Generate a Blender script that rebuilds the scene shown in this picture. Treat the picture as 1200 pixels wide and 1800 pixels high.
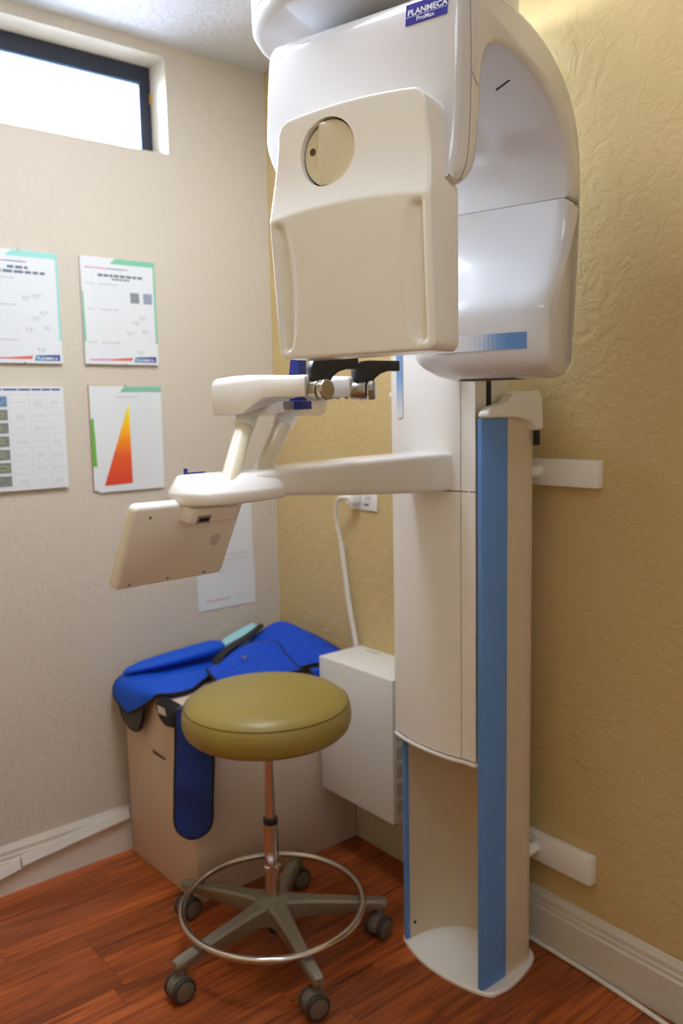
import bpy, bmesh, math, random
from mathutils import Vector, Matrix

for o in list(bpy.data.objects):
    bpy.data.objects.remove(o)
S = bpy.context.scene
COL = S.collection
random.seed(7)

# ------------------------------------------------------------------ camera
CAM = Vector((-1.6177, -2.3522, 1.3488))
PITCH, YAW, ROLL, FPX = 0.121683, 0.680369, -0.020582, 1460.2
fw = Vector((math.cos(PITCH)*math.sin(YAW), math.cos(PITCH)*math.cos(YAW), -math.sin(PITCH)))
rt = Vector((math.cos(YAW), -math.sin(YAW), 0))
up = rt.cross(fw)
r2 = math.cos(ROLL)*rt + math.sin(ROLL)*up
u2 = -math.sin(ROLL)*rt + math.cos(ROLL)*up
cd = bpy.data.cameras.new('camera')
cam = bpy.data.objects.new('camera', cd)
COL.objects.link(cam)
cam.matrix_world = Matrix(((r2.x, u2.x, -fw.x, CAM.x), (r2.y, u2.y, -fw.y, CAM.y), (r2.z, u2.z, -fw.z, CAM.z), (0, 0, 0, 1)))
cd.sensor_fit = 'VERTICAL'
cd.sensor_height = 36.0
cd.sensor_width = 24.0
cd.lens = FPX / 1800 * 36
cd.clip_start = 0.05
cd.dof.use_dof = True
cd.dof.focus_distance = 1.32
cd.dof.aperture_fstop = 3.6
S.camera = cam

# ------------------------------------------------------------------ sky, exposure, light levels
SKY_STRENGTH = 125.0
LAMP_STRENGTH = 23.0
FILL_STRENGTH = 5.0  # level of the added fill lamp
w = bpy.data.worlds.new('world')
S.world = w
w.use_nodes = True
bg = w.node_tree.nodes['Background']
wn, wl_ = w.node_tree.nodes, w.node_tree.links
tc = wn.new('ShaderNodeTexCoord')
sz = wn.new('ShaderNodeSeparateXYZ')
hz = wn.new('ShaderNodeMapRange')          # overcast sky above the horizon, dim ground below
hz.inputs[1].default_value, hz.inputs[2].default_value = -.03, .05
gs = wn.new('ShaderNodeMix')
gs.data_type = 'RGBA'
gs.inputs[6].default_value = (0.095, 0.11, 0.14, 1)
gs.inputs[7].default_value = (0.68, 0.83, 1.0, 1)
wl_.new(tc.outputs['Generated'], sz.inputs[0])
wl_.new(sz.outputs[2], hz.inputs[0])
wl_.new(hz.outputs[0], gs.inputs[0])
wl_.new(gs.outputs[2], bg.inputs[0])
bg.inputs[1].default_value = SKY_STRENGTH
S.view_settings.view_transform = 'Standard'
S.view_settings.look = 'None'
S.view_settings.gamma = 1
S.view_settings.use_curve_mapping = False
S.view_settings.exposure = 0.26
pl = bpy.data.lights.new('window_portal', 'AREA')
pl.shape = 'RECTANGLE'
pl.size, pl.size_y = 1.2, 0.28
pl.cycles.is_portal = True
po = bpy.data.objects.new('window_portal', pl)
COL.objects.link(po)
po.location = (-0.957, 0.138, 2.265)
po.rotation_euler = (-math.pi/2, 0, 0)

# ------------------------------------------------------------------ materials
def lin(c):
    return tuple(((v/255)/12.92 if v/255 <= .04045 else ((v/255+.055)/1.055)**2.4) for v in c) + (1,)

def mat(name, rgb, rough=.5, metal=0., spec=.5, coat=0., bump=None, alpha=1., trans=0., var=None, sheen=0.):
    m = bpy.data.materials.new(name)
    m.use_nodes = True
    nt = m.node_tree
    p = nt.nodes['Principled BSDF']
    p.inputs['Base Color'].default_value = lin(rgb)
    p.inputs['Roughness'].default_value = rough
    p.inputs['Metallic'].default_value = metal
    p.inputs['Specular IOR Level'].default_value = spec
    p.inputs['Coat Weight'].default_value = coat
    p.inputs['Coat Roughness'].default_value = .06
    p.inputs['Transmission Weight'].default_value = trans
    p.inputs['Alpha'].default_value = alpha
    if sheen:
        p.inputs['Sheen Weight'].default_value = sheen
    g = None
    if bump or var:
        g = nt.nodes.new('ShaderNodeNewGeometry')
    if bump:
        n = nt.nodes.new('ShaderNodeTexNoise')
        n.inputs['Scale'].default_value = bump[0]
        n.inputs['Detail'].default_value = 3
        b = nt.nodes.new('ShaderNodeBump')
        b.inputs['Strength'].default_value = bump[1]
        b.inputs['Distance'].default_value = bump[2]
        nt.links.new(g.outputs['Position'], n.inputs['Vector'])
        nt.links.new(n.outputs['Fac'], b.inputs['Height'])
        nt.links.new(b.outputs['Normal'], p.inputs['Normal'])
    if var:
        n = nt.nodes.new('ShaderNodeTexNoise')
        n.inputs['Scale'].default_value = var[0]
        mx = nt.nodes.new('ShaderNodeMix')
        mx.data_type = 'RGBA'
        mx.inputs[6].default_value = lin(rgb)
        mx.inputs[7].default_value = lin(var[1])
        nt.links.new(g.outputs['Position'], n.inputs['Vector'])
        nt.links.new(n.outputs['Fac'], mx.inputs[0])
        nt.links.new(mx.outputs[2], p.inputs['Base Color'])
    return m

def wall_paint(name, rgb, strength, scale=26, seed=0.):
    """trowelled (knock-down) plaster: flattened blobs of noise"""
    m = mat(name, rgb, .62, spec=.3)
    nt = m.node_tree
    p = nt.nodes['Principled BSDF']
    g = nt.nodes.new('ShaderNodeNewGeometry')
    n1 = nt.nodes.new('ShaderNodeTexNoise')
    n1.inputs['Scale'].default_value = scale
    n1.inputs['Detail'].default_value = 4
    n1.inputs['Roughness'].default_value = .6
    n1.inputs['Distortion'].default_value = .7
    rmp = nt.nodes.new('ShaderNodeMapRange')
    rmp.inputs[1].default_value = .38
    rmp.inputs[2].default_value = .58
    rmp.interpolation_type = 'SMOOTHSTEP'
    n2 = nt.nodes.new('ShaderNodeTexNoise')
    n2.inputs['Scale'].default_value = 110
    n2.inputs['Detail'].default_value = 2
    ad = nt.nodes.new('ShaderNodeMath')
    ad.operation = 'MULTIPLY_ADD'
    ad.inputs[1].default_value = .25
    b = nt.nodes.new('ShaderNodeBump')
    b.inputs['Strength'].default_value = strength
    b.inputs['Distance'].default_value = .004
    nt.links.new(g.outputs['Position'], n1.inputs['Vector'])
    nt.links.new(g.outputs['Position'], n2.inputs['Vector'])
    nt.links.new(n1.outputs['Fac'], rmp.inputs[0])
    nt.links.new(n2.outputs['Fac'], ad.inputs[0])
    nt.links.new(rmp.outputs[0], ad.inputs[2])
    nt.links.new(ad.outputs[0], b.inputs['Height'])
    nt.links.new(b.outputs['Normal'], p.inputs['Normal'])
    return m

def wood_mat():
    m = mat('laminate wood', (150, 72, 34), .33, spec=.5)
    nt = m.node_tree
    p = nt.nodes['Principled BSDF']
    g = nt.nodes.new('ShaderNodeNewGeometry')
    oi = nt.nodes.new('ShaderNodeObjectInfo')
    mp = nt.nodes.new('ShaderNodeMapping')
    mp.inputs['Scale'].default_value = (2.2, 34, 1)
    cmb = nt.nodes.new('ShaderNodeCombineXYZ')
    ml = nt.nodes.new('ShaderNodeMath')
    ml.operation = 'MULTIPLY'
    ml.inputs[1].default_value = 40
    nt.links.new(oi.outputs['Random'], ml.inputs[0])
    nt.links.new(ml.outputs[0], cmb.inputs[0])
    nt.links.new(ml.outputs[0], cmb.inputs[1])
    nt.links.new(cmb.outputs[0], mp.inputs['Location'])
    nt.links.new(g.outputs['Position'], mp.inputs['Vector'])
    n = nt.nodes.new('ShaderNodeTexNoise')
    n.inputs['Scale'].default_value = 1.6
    n.inputs['Detail'].default_value = 6
    n.inputs['Distortion'].default_value = 1.1
    nt.links.new(mp.outputs[0], n.inputs['Vector'])
    cr = nt.nodes.new('ShaderNodeValToRGB')
    cr.color_ramp.elements[0].position = .3
    cr.color_ramp.elements[0].color = lin((116, 50, 22))
    cr.color_ramp.elements[1].position = .72
    cr.color_ramp.elements[1].color = lin((196, 102, 48))
    nt.links.new(n.outputs['Fac'], cr.inputs[0])
    hs = nt.nodes.new('ShaderNodeHueSaturation')
    mr = nt.nodes.new('ShaderNodeMapRange')
    mr.inputs[3].default_value = .72
    mr.inputs[4].default_value = 1.22
    nt.links.new(oi.outputs['Random'], mr.inputs[0])
    nt.links.new(mr.outputs[0], hs.inputs['Value'])
    nt.links.new(cr.outputs[0], hs.inputs['Color'])
    nt.links.new(hs.outputs[0], p.inputs['Base Color'])
    return m

def fade_mat(name, c0, c1, axis, v0, v1, dots=False):
    """printed colour fade along one world axis (a printed sticker)"""
    m = mat(name, c0, .3)
    nt = m.node_tree
    p = nt.nodes['Principled BSDF']
    g = nt.nodes.new('ShaderNodeNewGeometry')
    s = nt.nodes.new('ShaderNodeSeparateXYZ')
    mr = nt.nodes.new('ShaderNodeMapRange')
    mr.inputs[1].default_value = v0
    mr.inputs[2].default_value = v1
    nt.links.new(g.outputs['Position'], s.inputs[0])
    nt.links.new(s.outputs[axis], mr.inputs[0])
    mx = nt.nodes.new('ShaderNodeMix')
    mx.data_type = 'RGBA'
    mx.inputs[6].default_value = lin(c0)
    mx.inputs[7].default_value = lin(c1)
    fac = mr.outputs[0]
    if dots:
        ck = nt.nodes.new('ShaderNodeTexVoronoi')
        ck.inputs['Scale'].default_value = 380
        ck.inputs['Randomness'].default_value = 0
        gt = nt.nodes.new('ShaderNodeMath')
        gt.operation = 'LESS_THAN'
        sc = nt.nodes.new('ShaderNodeMath')
        sc.operation = 'MULTIPLY'
        sc.inputs[1].default_value = 1.0
        nt.links.new(g.outputs['Position'], ck.inputs['Vector'])
        nt.links.new(mr.outputs[0], sc.inputs[0])
        nt.links.new(ck.outputs['Distance'], gt.inputs[0])
        nt.links.new(sc.outputs[0], gt.inputs[1])
        av = nt.nodes.new('ShaderNodeMix')
        av.inputs[0].default_value = .5
        nt.links.new(mr.outputs[0], av.inputs[2])
        nt.links.new(gt.outputs[0], av.inputs[3])
        fac = av.outputs[0]
    nt.links.new(fac, mx.inputs[0])
    nt.links.new(mx.outputs[2], p.inputs['Base Color'])
    return m

def ramp_mat(name, stops, z0, z1):
    m = mat(name, (255, 255, 255), .5)
    nt = m.node_tree
    p = nt.nodes['Principled BSDF']
    g = nt.nodes.new('ShaderNodeNewGeometry')
    s = nt.nodes.new('ShaderNodeSeparateXYZ')
    mr = nt.nodes.new('ShaderNodeMapRange')
    mr.inputs[1].default_value = z0
    mr.inputs[2].default_value = z1
    cr = nt.nodes.new('ShaderNodeValToRGB')
    el = cr.color_ramp.elements
    el[0].position, el[0].color = stops[0][0], lin(stops[0][1])
    el[1].position, el[1].color = stops[-1][0], lin(stops[-1][1])
    for pos, c in stops[1:-1]:
        e = el.new(pos)
        e.color = lin(c)
    nt.links.new(g.outputs['Position'], s.inputs[0])
    nt.links.new(s.outputs[2], mr.inputs[0])
    nt.links.new(mr.outputs[0], cr.inputs[0])
    nt.links.new(cr.outputs[0], p.inputs['Base Color'])
    return m

def emit_mat(name, rgb, strength):
    m = bpy.data.materials.new(name)
    m.use_nodes = True
    nt = m.node_tree
    nt.nodes.remove(nt.nodes['Principled BSDF'])
    e = nt.nodes.new('ShaderNodeEmission')
    e.inputs[0].default_value = lin(rgb)
    e.inputs[1].default_value = strength
    nt.links.new(e.outputs[0], nt.nodes['Material Output'].inputs[0])
    return m

def pane_mat():
    m = bpy.data.materials.new('window glass')
    m.use_nodes = True
    nt = m.node_tree
    nt.nodes.remove(nt.nodes['Principled BSDF'])
    t = nt.nodes.new('ShaderNodeBsdfTransparent')
    gl = nt.nodes.new('ShaderNodeBsdfGlossy')
    gl.inputs['Roughness'].default_value = .02
    fr = nt.nodes.new('ShaderNodeFresnel')
    mx = nt.nodes.new('ShaderNodeMixShader')
    nt.links.new(fr.outputs[0], mx.inputs[0])
    nt.links.new(t.outputs[0], mx.inputs[1])
    nt.links.new(gl.outputs[0], mx.inputs[2])
    nt.links.new(mx.outputs[0], nt.nodes['Material Output'].inputs[0])
    return m

M = dict(
    wall_l=wall_paint('cream wall plaster', (209, 198, 181), .26),
    wall_r=wall_paint('tan wall plaster', (214, 188, 134), .32),
    ceil=wall_paint('white ceiling texture', (226, 229, 236), .5, 34),
    wood=wood_mat(),
    underlay=mat('dark floor underlay', (52, 26, 16), .8),
    trim=mat('white painted trim', (226, 220, 208), .4, var=(9, (212, 204, 190))),
    white=mat('glossy white plastic', (240, 237, 233), .22, coat=.35),
    white2=mat('satin white plastic', (246, 243, 238), .32, coat=.1),
    tube=mat('glossy cool white plastic', (220, 217, 219), .18, coat=.5),
    enamel=mat('cream enamel', (224, 209, 184), .35),
    cream=mat('cream plastic', (226, 214, 186), .32),
    seam=mat('dark panel seam', (150, 145, 142), .6),
    dark=mat('black rubber', (24, 24, 26), .5),
    black=mat('black plastic', (30, 30, 34), .38),
    blue=mat('blue anodised strip', (104, 152, 222), .35, spec=.4),
    bluechin=mat('dark blue plastic', (26, 44, 130), .4),
    steel=mat('brushed steel', (176, 168, 154), .3, metal=1.),
    chrome=mat('chrome', (214, 208, 200), .12, metal=1.),
    alu=mat('cast aluminium', (150, 143, 128), .45, metal=.55),
    caster=mat('grey caster plastic', (112, 101, 88), .5),
    castdark=mat('dark caster tread', (62, 55, 48), .6),
    vinyl=mat('olive vinyl', (158, 138, 70), .36, spec=.5, bump=(60, .06, .002)),
    vinylseam=mat('olive vinyl piping', (122, 100, 46), .45),
    carton=mat('white carton', (226, 206, 186), .6, var=(5, (214, 190, 168))),
    metalbox=mat('white painted steel', (242, 240, 234), .42),
    vent=mat('vent holes', (120, 114, 100), .7),
    red=mat('red rocker', (200, 24, 44), .4),
    cord=mat('white cord', (232, 228, 218), .45),
    brown=mat('brown spot', (92, 66, 30), .6),
    apron=mat('blue apron fabric', (18, 84, 206), .6, spec=.3, bump=(140, .12, .002)),
    apron2=mat('royal blue apron fabric', (16, 74, 198), .6, spec=.3, bump=(140, .12, .002)),
    collar=mat('navy apron fabric', (20, 56, 134), .55, bump=(90, .25, .003)),
    binding=mat('black binding', (16, 16, 22), .6),
    lining=mat('grey apron lining', (74, 74, 68), .6),
    teal=mat('pale teal cloth', (160, 214, 220), .7),
    tagwhite=mat('white care tag', (230, 222, 216), .6),
    frame=mat('dark blue-black frame', (30, 36, 54), .45),
    glass=pane_mat(),
    clear=mat('clear plastic', (240, 236, 228), .12, alpha=.35),
    paper=mat('white paper', (224, 227, 228), .6),
    paperside=mat('clip frame edge', (214, 214, 208), .35),
    ink=mat('grey print', (196, 198, 202), .6),
    inkd=mat('dark grey print', (110, 118, 136), .6),
    inkl=mat('light grey print', (220, 222, 224), .6),
    navy=mat('navy print', (50, 62, 140), .5),
    green=mat('green print', (128, 196, 164), .55),
    teal2=mat('aqua print', (150, 214, 204), .55),
    leaf=mat('bright green print', (104, 178, 62), .55),
    pink=mat('pink print', (214, 106, 150), .55),
    slate=mat('slate blue print', (84, 118, 160), .55),
    orange=mat('coral print', (216, 100, 92), .55),
    wood_edge=mat('brown board edge', (178, 140, 100), .6),
    logo=mat('indigo nameplate', (38, 30, 140), .3, coat=.3),
    letter=mat('silver lettering', (214, 216, 226), .4),
    photo=mat('dark photo print', (70, 78, 84), .5, var=(160, (160, 166, 160))),
    photo_b=mat('blue photo print', (52, 84, 130), .5, var=(120, (140, 176, 206))),
    photo_y=mat('yellow outline print', (196, 190, 60), .5),
    qphoto=mat('grey picture print', (84, 92, 96), .5, var=(220, (170, 176, 178))),
    qphoto2=mat('lilac picture print', (150, 156, 178), .5),
    lamp=emit_mat('lamp diffuser', (234, 242, 255), LAMP_STRENGTH),
    fill_lamp=emit_mat('added fill diffuser', (234, 242, 255), FILL_STRENGTH),
    yellow=mat('old yellow glue', (206, 160, 70), .6),
)

# ------------------------------------------------------------------ mesh helpers
ORG = {}

def empty(name, loc, label, cat, group=None):
    o = bpy.data.objects.new(name, None)
    COL.objects.link(o)
    o.location = loc
    o.empty_display_size = .05
    ORG[o.name] = Vector(loc)
    tag(o, label, cat, group)
    return o

def tag(o, label=None, cat=None, group=None, kind=None):
    if label: o['label'] = label
    if cat: o['category'] = cat
    if group: o['group'] = group
    if kind: o['kind'] = kind
    return o

def mk(name, geo, m, parent=None, smooth=35, origin=None, label=None):
    """geo = (verts, faces) in world space -> one mesh object"""
    v, f = geo
    if parent is not None:
        org = ORG[parent.name]
    else:
        org = Vector(origin if origin else (0, 0, 0))
    me = bpy.data.meshes.new(name)
    me.from_pydata([tuple(Vector(p) - org) for p in v], [], f)
    bm = bmesh.new()
    bm.from_mesh(me)
    bmesh.ops.recalc_face_normals(bm, faces=bm.faces)
    bm.to_mesh(me)
    bm.free()
    if smooth:
        me.polygons.foreach_set('use_smooth', [True]*len(me.polygons))
        me.set_sharp_from_angle(angle=math.radians(smooth))
    me.update()
    me.materials.append(m)
    o = bpy.data.objects.new(name, me)
    COL.objects.link(o)
    if parent is not None:
        o.parent = parent
    else:
        o.location = org
    ORG[o.name] = org
    if label: o['label'] = label
    return o

def join(*gs):
    V, Fc = [], []
    for v, f in gs:
        n = len(V)
        V += list(v)
        Fc += [tuple(i+n for i in q) for q in f]
    return V, Fc

def xf(geo, fn):
    return [fn(*p) for p in geo[0]], geo[1]

def bev(geo, wd, seg=2, ang=30):
    bm = bmesh.new()
    vs = [bm.verts.new(tuple(p)) for p in geo[0]]
    for q in geo[1]:
        bm.faces.new([vs[i] for i in q])
    bmesh.ops.recalc_face_normals(bm, faces=bm.faces)
    ed = [e for e in bm.edges if len(e.link_faces) == 2 and e.calc_face_angle(0) > math.radians(ang)]
    bmesh.ops.bevel(bm, geom=ed, offset=wd, segments=seg, profile=.5, affect='EDGES', clamp_overlap=True)
    bm.verts.index_update()
    out = [tuple(v.co) for v in bm.verts], [tuple(v.index for v in fc.verts) for fc in bm.faces]
    bm.free()
    return out

def box(x0, x1, y0, y1, z0, z1, b=0, seg=2):
    g = ([(x, y, z) for z in (z0, z1) for y in (y0, y1) for x in (x0, x1)],
         [(0, 2, 3, 1), (4, 5, 7, 6), (0, 1, 5, 4), (2, 6, 7, 3), (0, 4, 6, 2), (1, 3, 7, 5)])
    return bev(g, b, seg) if b else g

def loft(rings, cap=True, close=True):
    n = len(rings[0])
    V = [p for r in rings for p in r]
    Fc = []
    for k in range(len(rings)-1):
        for i in range(n if close else n-1):
            j = (i+1) % n
            Fc.append((k*n+i, k*n+j, (k+1)*n+j, (k+1)*n+i))
    if cap:
        Fc.append(tuple(range(n-1, -1, -1)))
        Fc.append(tuple(range((len(rings)-1)*n, len(rings)*n)))
    return V, Fc

def prism(poly, h0, h1, fn=lambda a, b, h: (a, b, h), b=0, seg=2, ang=30):
    g = loft([[fn(p[0], p[1], h0) for p in poly], [fn(p[0], p[1], h1) for p in poly]])
    return bev(g, b, seg, ang) if b else g

def lathe(prof, n=32, c=(0, 0, 0)):
    V, Fc = [], []
    for r, z in prof:
        for i in range(n):
            a = 2*math.pi*i/n
            V.append((c[0]+r*math.cos(a), c[1]+r*math.sin(a), c[2]+z))
    m = len(prof)
    for k in range(m-1):
        for i in range(n):
            j = (i+1) % n
            Fc.append((k*n+i, k*n+j, (k+1)*n+j, (k+1)*n+i))
    Fc.append(tuple(range(n-1, -1, -1)))
    Fc.append(tuple(range((m-1)*n, m*n)))
    return V, Fc

def cr(pts, n=6, closed=False):
    """Catmull-Rom through points (any dimension)"""
    P = [Vector(p) for p in pts]
    out = []
    m = len(P)
    for i in range(m if closed else m-1):
        if closed:
            a, b_, c_, d = P[i-1], P[i], P[(i+1) % m], P[(i+2) % m]
        else:
            a, b_, c_, d = P[max(i-1, 0)], P[i], P[i+1], P[min(i+2, m-1)]
        for k in range(n):
            t = k/n
            out.append(.5*((2*b_) + (c_-a)*t + (2*a-5*b_+4*c_-d)*t*t + (3*b_-a-3*c_+d)*t**3))
    if not closed:
        out.append(P[-1])
    return out

def tube(path, r, n=10, closed=False, sy=1.):
    P = [Vector(p) for p in path]
    rings = []
    m = len(P)
    nrm = None
    for i in range(m):
        if closed:
            t = (P[(i+1) % m]-P[i-1]).normalized()
        else:
            t = (P[min(i+1, m-1)]-P[max(i-1, 0)]).normalized()
        if nrm is None:
            nrm = t.orthogonal().normalized()
        nrm = (nrm - t*nrm.dot(t)).normalized()
        bn = t.cross(nrm)
        rings.append([P[i]+nrm*r*math.cos(2*math.pi*k/n)+bn*r*sy*math.sin(2*math.pi*k/n) for k in range(n)])
    if closed:
        V = [p for q in rings for p in q]
        Fc = []
        for k in range(m):
            k2 = (k+1) % m
            for i in range(n):
                j = (i+1) % n
                Fc.append((k*n+i, k*n+j, k2*n+j, k2*n+i))
        return V, Fc
    return loft(rings)

def cyl(p0, p1, r, n=20, b=0, r1=None):
    p0, p1 = Vector(p0), Vector(p1)
    t = (p1-p0).normalized()
    a = t.orthogonal().normalized()
    c = t.cross(a)
    if r1 is None: r1 = r
    def ring(p, q): return [p+a*q*math.cos(2*math.pi*i/n)+c*q*math.sin(2*math.pi*i/n) for i in range(n)]
    if b:
        return loft([ring(p0, r-b), ring(p0+t*b*.3, r-b*.3), ring(p0+t*b, r), ring(p1-t*b, r1), ring(p1-t*b*.3, r1-b*.3), ring(p1, r1-b)])
    return loft([ring(p0, r), ring(p1, r1)])

def area2(poly):
    return .5*sum(poly[i][0]*poly[(i+1) % len(poly)][1]-poly[(i+1) % len(poly)][0]*poly[i][1] for i in range(len(poly)))

def inset(poly, d):
    if d == 0: return [tuple(p)[:2] for p in poly]
    s = 1 if area2(poly) > 0 else -1
    n = len(poly)
    out = []
    for i in range(n):
        a, b, c = Vector(poly[i-1][:2]), Vector(poly[i][:2]), Vector(poly[(i+1) % n][:2])
        e1, e2 = (b-a).normalized(), (c-b).normalized()
        n1, n2 = Vector((-e1.y, e1.x))*s, Vector((-e2.y, e2.x))*s
        m = n1+n2
        if m.length < 1e-6: m = n1
        m.normalize()
        k = max(.6, m.dot(n1))
        out.append(tuple(b+m*d/k))
    return out

def rrect(x0, x1, y0, y1, r, n=5):
    out = []
    for cx, cy, a0 in ((x1-r, y0+r, -90), (x1-r, y1-r, 0), (x0+r, y1-r, 90), (x0+r, y0+r, 180)):
        for k in range(n+1):
            a = math.radians(a0+90*k/n)
            out.append((cx+r*math.cos(a), cy+r*math.sin(a)))
    return out

def rounded(poly, levels, fn):
    """levels: (inset, height) list -> loft of inset outlines"""
    return loft([[fn(p[0], p[1], h) for p in inset(poly, d)] for d, h in levels])

def smooth01(x):
    x = max(0., min(1., x))
    return x*x*(3-2*x)

def patch(ctrl, n=5):
    """smooth surface through a grid of control points"""
    rows = [cr(r, n) for r in ctrl]
    cols = list(zip(*rows))
    cols = [cr(c_, n) for c_ in cols]
    nu, nv = len(cols), len(cols[0])
    V = [cols[i][j] for i in range(nu) for j in range(nv)]
    Fc = [(i*nv+j, i*nv+j+1, (i+1)*nv+j+1, (i+1)*nv+j) for i in range(nu-1) for j in range(nv-1)]
    border = [cols[i][0] for i in range(nu)] + [cols[-1][j] for j in range(1, nv)] + [cols[i][-1] for i in range(nu-2, -1, -1)] + [cols[0][j] for j in range(nv-2, 0, -1)]
    return (V, Fc), border, cols

def solid(o, th):
    md = o.modifiers.new('thickness', 'SOLIDIFY')
    md.thickness = th
    md.offset = 0
    return o

def text_geo(s, size, fn, sx=1., bold=.0, align='LEFT'):
    c = bpy.data.curves.new('txt', 'FONT')
    c.body = s
    c.size = size
    c.offset = bold
    c.align_x = align
    c.resolution_u = 3
    o = bpy.data.objects.new('txt', c)
    COL.objects.link(o)
    dg = bpy.context.evaluated_depsgraph_get()
    me = bpy.data.meshes.new_from_object(o.evaluated_get(dg))
    V = [fn(v.co.x*sx, v.co.y) for v in me.vertices]
    Fc = [tuple(p.vertices) for p in me.polygons]
    bpy.data.objects.remove(o)
    bpy.data.curves.remove(c)
    bpy.data.meshes.remove(me)
    return V, Fc

# ------------------------------------------------------------------ room shell
RX0, RY0, H = -2.0, -3.1, 2.44
WX0, WX1, WZ0, WZ1 = -1.557, -0.357, 2.126, 2.404
def struct(name, geo, m, parent=None, smooth=35):
    o = mk(name, geo, m, parent, smooth)
    if parent is None: o['kind'] = 'structure'
    return o

fl = struct('floor', box(RX0, .1, RY0, .14, -.06, -.004), M['underlay'])
struct('ceiling', box(RX0, .1, RY0, .14, H, H+.06), M['ceil'])
struct('wall_left', join(box(RX0, .1, 0, .14, 0, WZ0), box(RX0, .1, 0, .14, WZ1, H),
                         box(RX0, WX0, 0, .14, WZ0, WZ1), box(WX1, .1, 0, .14, WZ0, WZ1)), M['wall_l'], smooth=0)
struct('wall_right', box(0, .1, RY0, 0, 0, H), M['wall_r'], smooth=0)
struct('wall_back', box(RX0, .1, RY0-.1, RY0, 0, H), M['wall_l'], smooth=0)
struct('wall_entry', box(RX0-.1, RX0, RY0, .14, 0, H), M['wall_r'], smooth=0)

# laminate strips, each one its own piece
PW = .0653
plank_mesh = {}
rows = int(abs(RY0)/PW)+1
for i in range(rows):
    y1 = -i*PW
    x = RX0 - random.random()*.5
    while x < 0:
        L = random.choice((.42, .56, .70))
        a, b_ = max(x, RX0), min(x+L, 0)
        if b_-a > .03 and y1-PW > RY0-.05:
            key = round(b_-a, 3)
            if key not in plank_mesh:
                g = box(0, key-.0008, -PW+.0007, 0, -.004, 0)
                o = mk('plank', g, M['wood'], fl, 0)
                plank_mesh[key] = o.data
            else:
                o = bpy.data.objects.new('plank', plank_mesh[key])
                COL.objects.link(o)
                o.parent = fl
            o.location = (a, y1, 0)
        x += L

# window
win = struct('window_1', join(box(WX0, WX1, .100, .132, WZ1-.048, WZ1), box(WX0, WX1, .100, .132, WZ0, WZ0+.03),
                              box(WX1-.032, WX1, .100, .132, WZ0+.03, WZ1-.048), box(WX0, WX0+.032, .100, .132, WZ0+.03, WZ1-.048)), M['frame'])
mk('pane', box(WX0+.032, WX1-.032, .114, .118, WZ0+.03, WZ1-.048), M['glass'], win, 0)
mk('sash_bead', join(box(WX0+.032, WX1-.032, .104, .113, WZ1-.054, WZ1-.048), box(WX1-.037, WX1-.032, .104, .113, WZ0+.03, WZ1-.054)), M['slate'], win, 0, label='thin blue-grey bead round the glass')
mk('sealant_blob', bev(box(WX1-.006, WX1-.001, .086, .0995, 2.295, 2.325), .002), M['yellow'], win, label='dried yellow sealant')

# baseboards
BB = [(0, 0), (.016, 0), (.016, .094), (.0125, .099), (.0125, .108), (.010, .112), (.010, .124), (.005, .133), (.003, .139), (0, .139)]
struct('baseboard_left', loft([[(x, -d, z) for d, z in BB] for x in (RX0, 0)]), M['trim'], smooth=20)
struct('baseboard_right', loft([[(-d, y, z) for d, z in BB] for y in (RY0, -.0162)]), M['trim'], smooth=20)

# ceiling lamp (recessed troffer), and a fill lamp added in the same form
def lamp(cx, cy, sx, sy, m, label):
    e = empty('ceiling_lamp', (cx, cy, H-.02), label, 'lamp')
    z0, z1 = H-.018, H
    mk('housing', join(box(cx-sx-.03, cx+sx+.03, cy-sy-.03, cy-sy, z0, z1), box(cx-sx-.03, cx+sx+.03, cy+sy, cy+sy+.03, z0, z1),
                       box(cx-sx-.03, cx-sx, cy-sy, cy+sy, z0, z1), box(cx+sx, cx+sx+.03, cy-sy, cy+sy, z0, z1)), M['white2'], e, 0)
    mk('diffuser', box(cx-sx, cx+sx, cy-sy, cy+sy, H-.012, H-.006), m, e, 0)
lamp(-.78, -.98, .20, .30, M['lamp'], 'white rectangular ceiling lamp above the stool')

lamp(-1.25, -2.15, .20, .30, M['fill_lamp'], 'added unseen fill lamp on the ceiling behind the camera')  # assumed lamp out of view, added to balance the fill light

# ------------------------------------------------------------------ x-ray machine
MO = (-.17, -1.035, 0)
xr = empty('panoramic_xray_machine', MO, 'white panoramic dental x-ray machine with blue-striped column standing by the tan wall', 'x-ray machine')
P0 = Vector((-.78565, -1.37609, 0))
T = Vector((.27564, -.96126, 0))
A = Vector((.96126, .27564, 0))
def C(t, a, z): return P0 + T*t + A*a + Vector((0, 0, z))

# base plate
bp = [(-.268, -.902), (-.292, -.975), (-.297, -1.05), (-.287, -1.12), (-.266, -1.178), (-.236, -1.191), (-.186, -1.194), (-.11, -1.178), (-.068, -1.155),
      (-.05, -1.10), (-.045, -1.035), (-.05, -.97), (-.068, -.92), (-.11, -.895), (-.186, -.882), (-.236, -.885)]
bpc = [tuple(p) for p in cr(bp, 4, True)]
mk('base_plate', rounded(bpc, [(0, 0), (0, .006), (.003, .009)], lambda x, y, h: (x, y, h)), M['white2'], xr)

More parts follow.
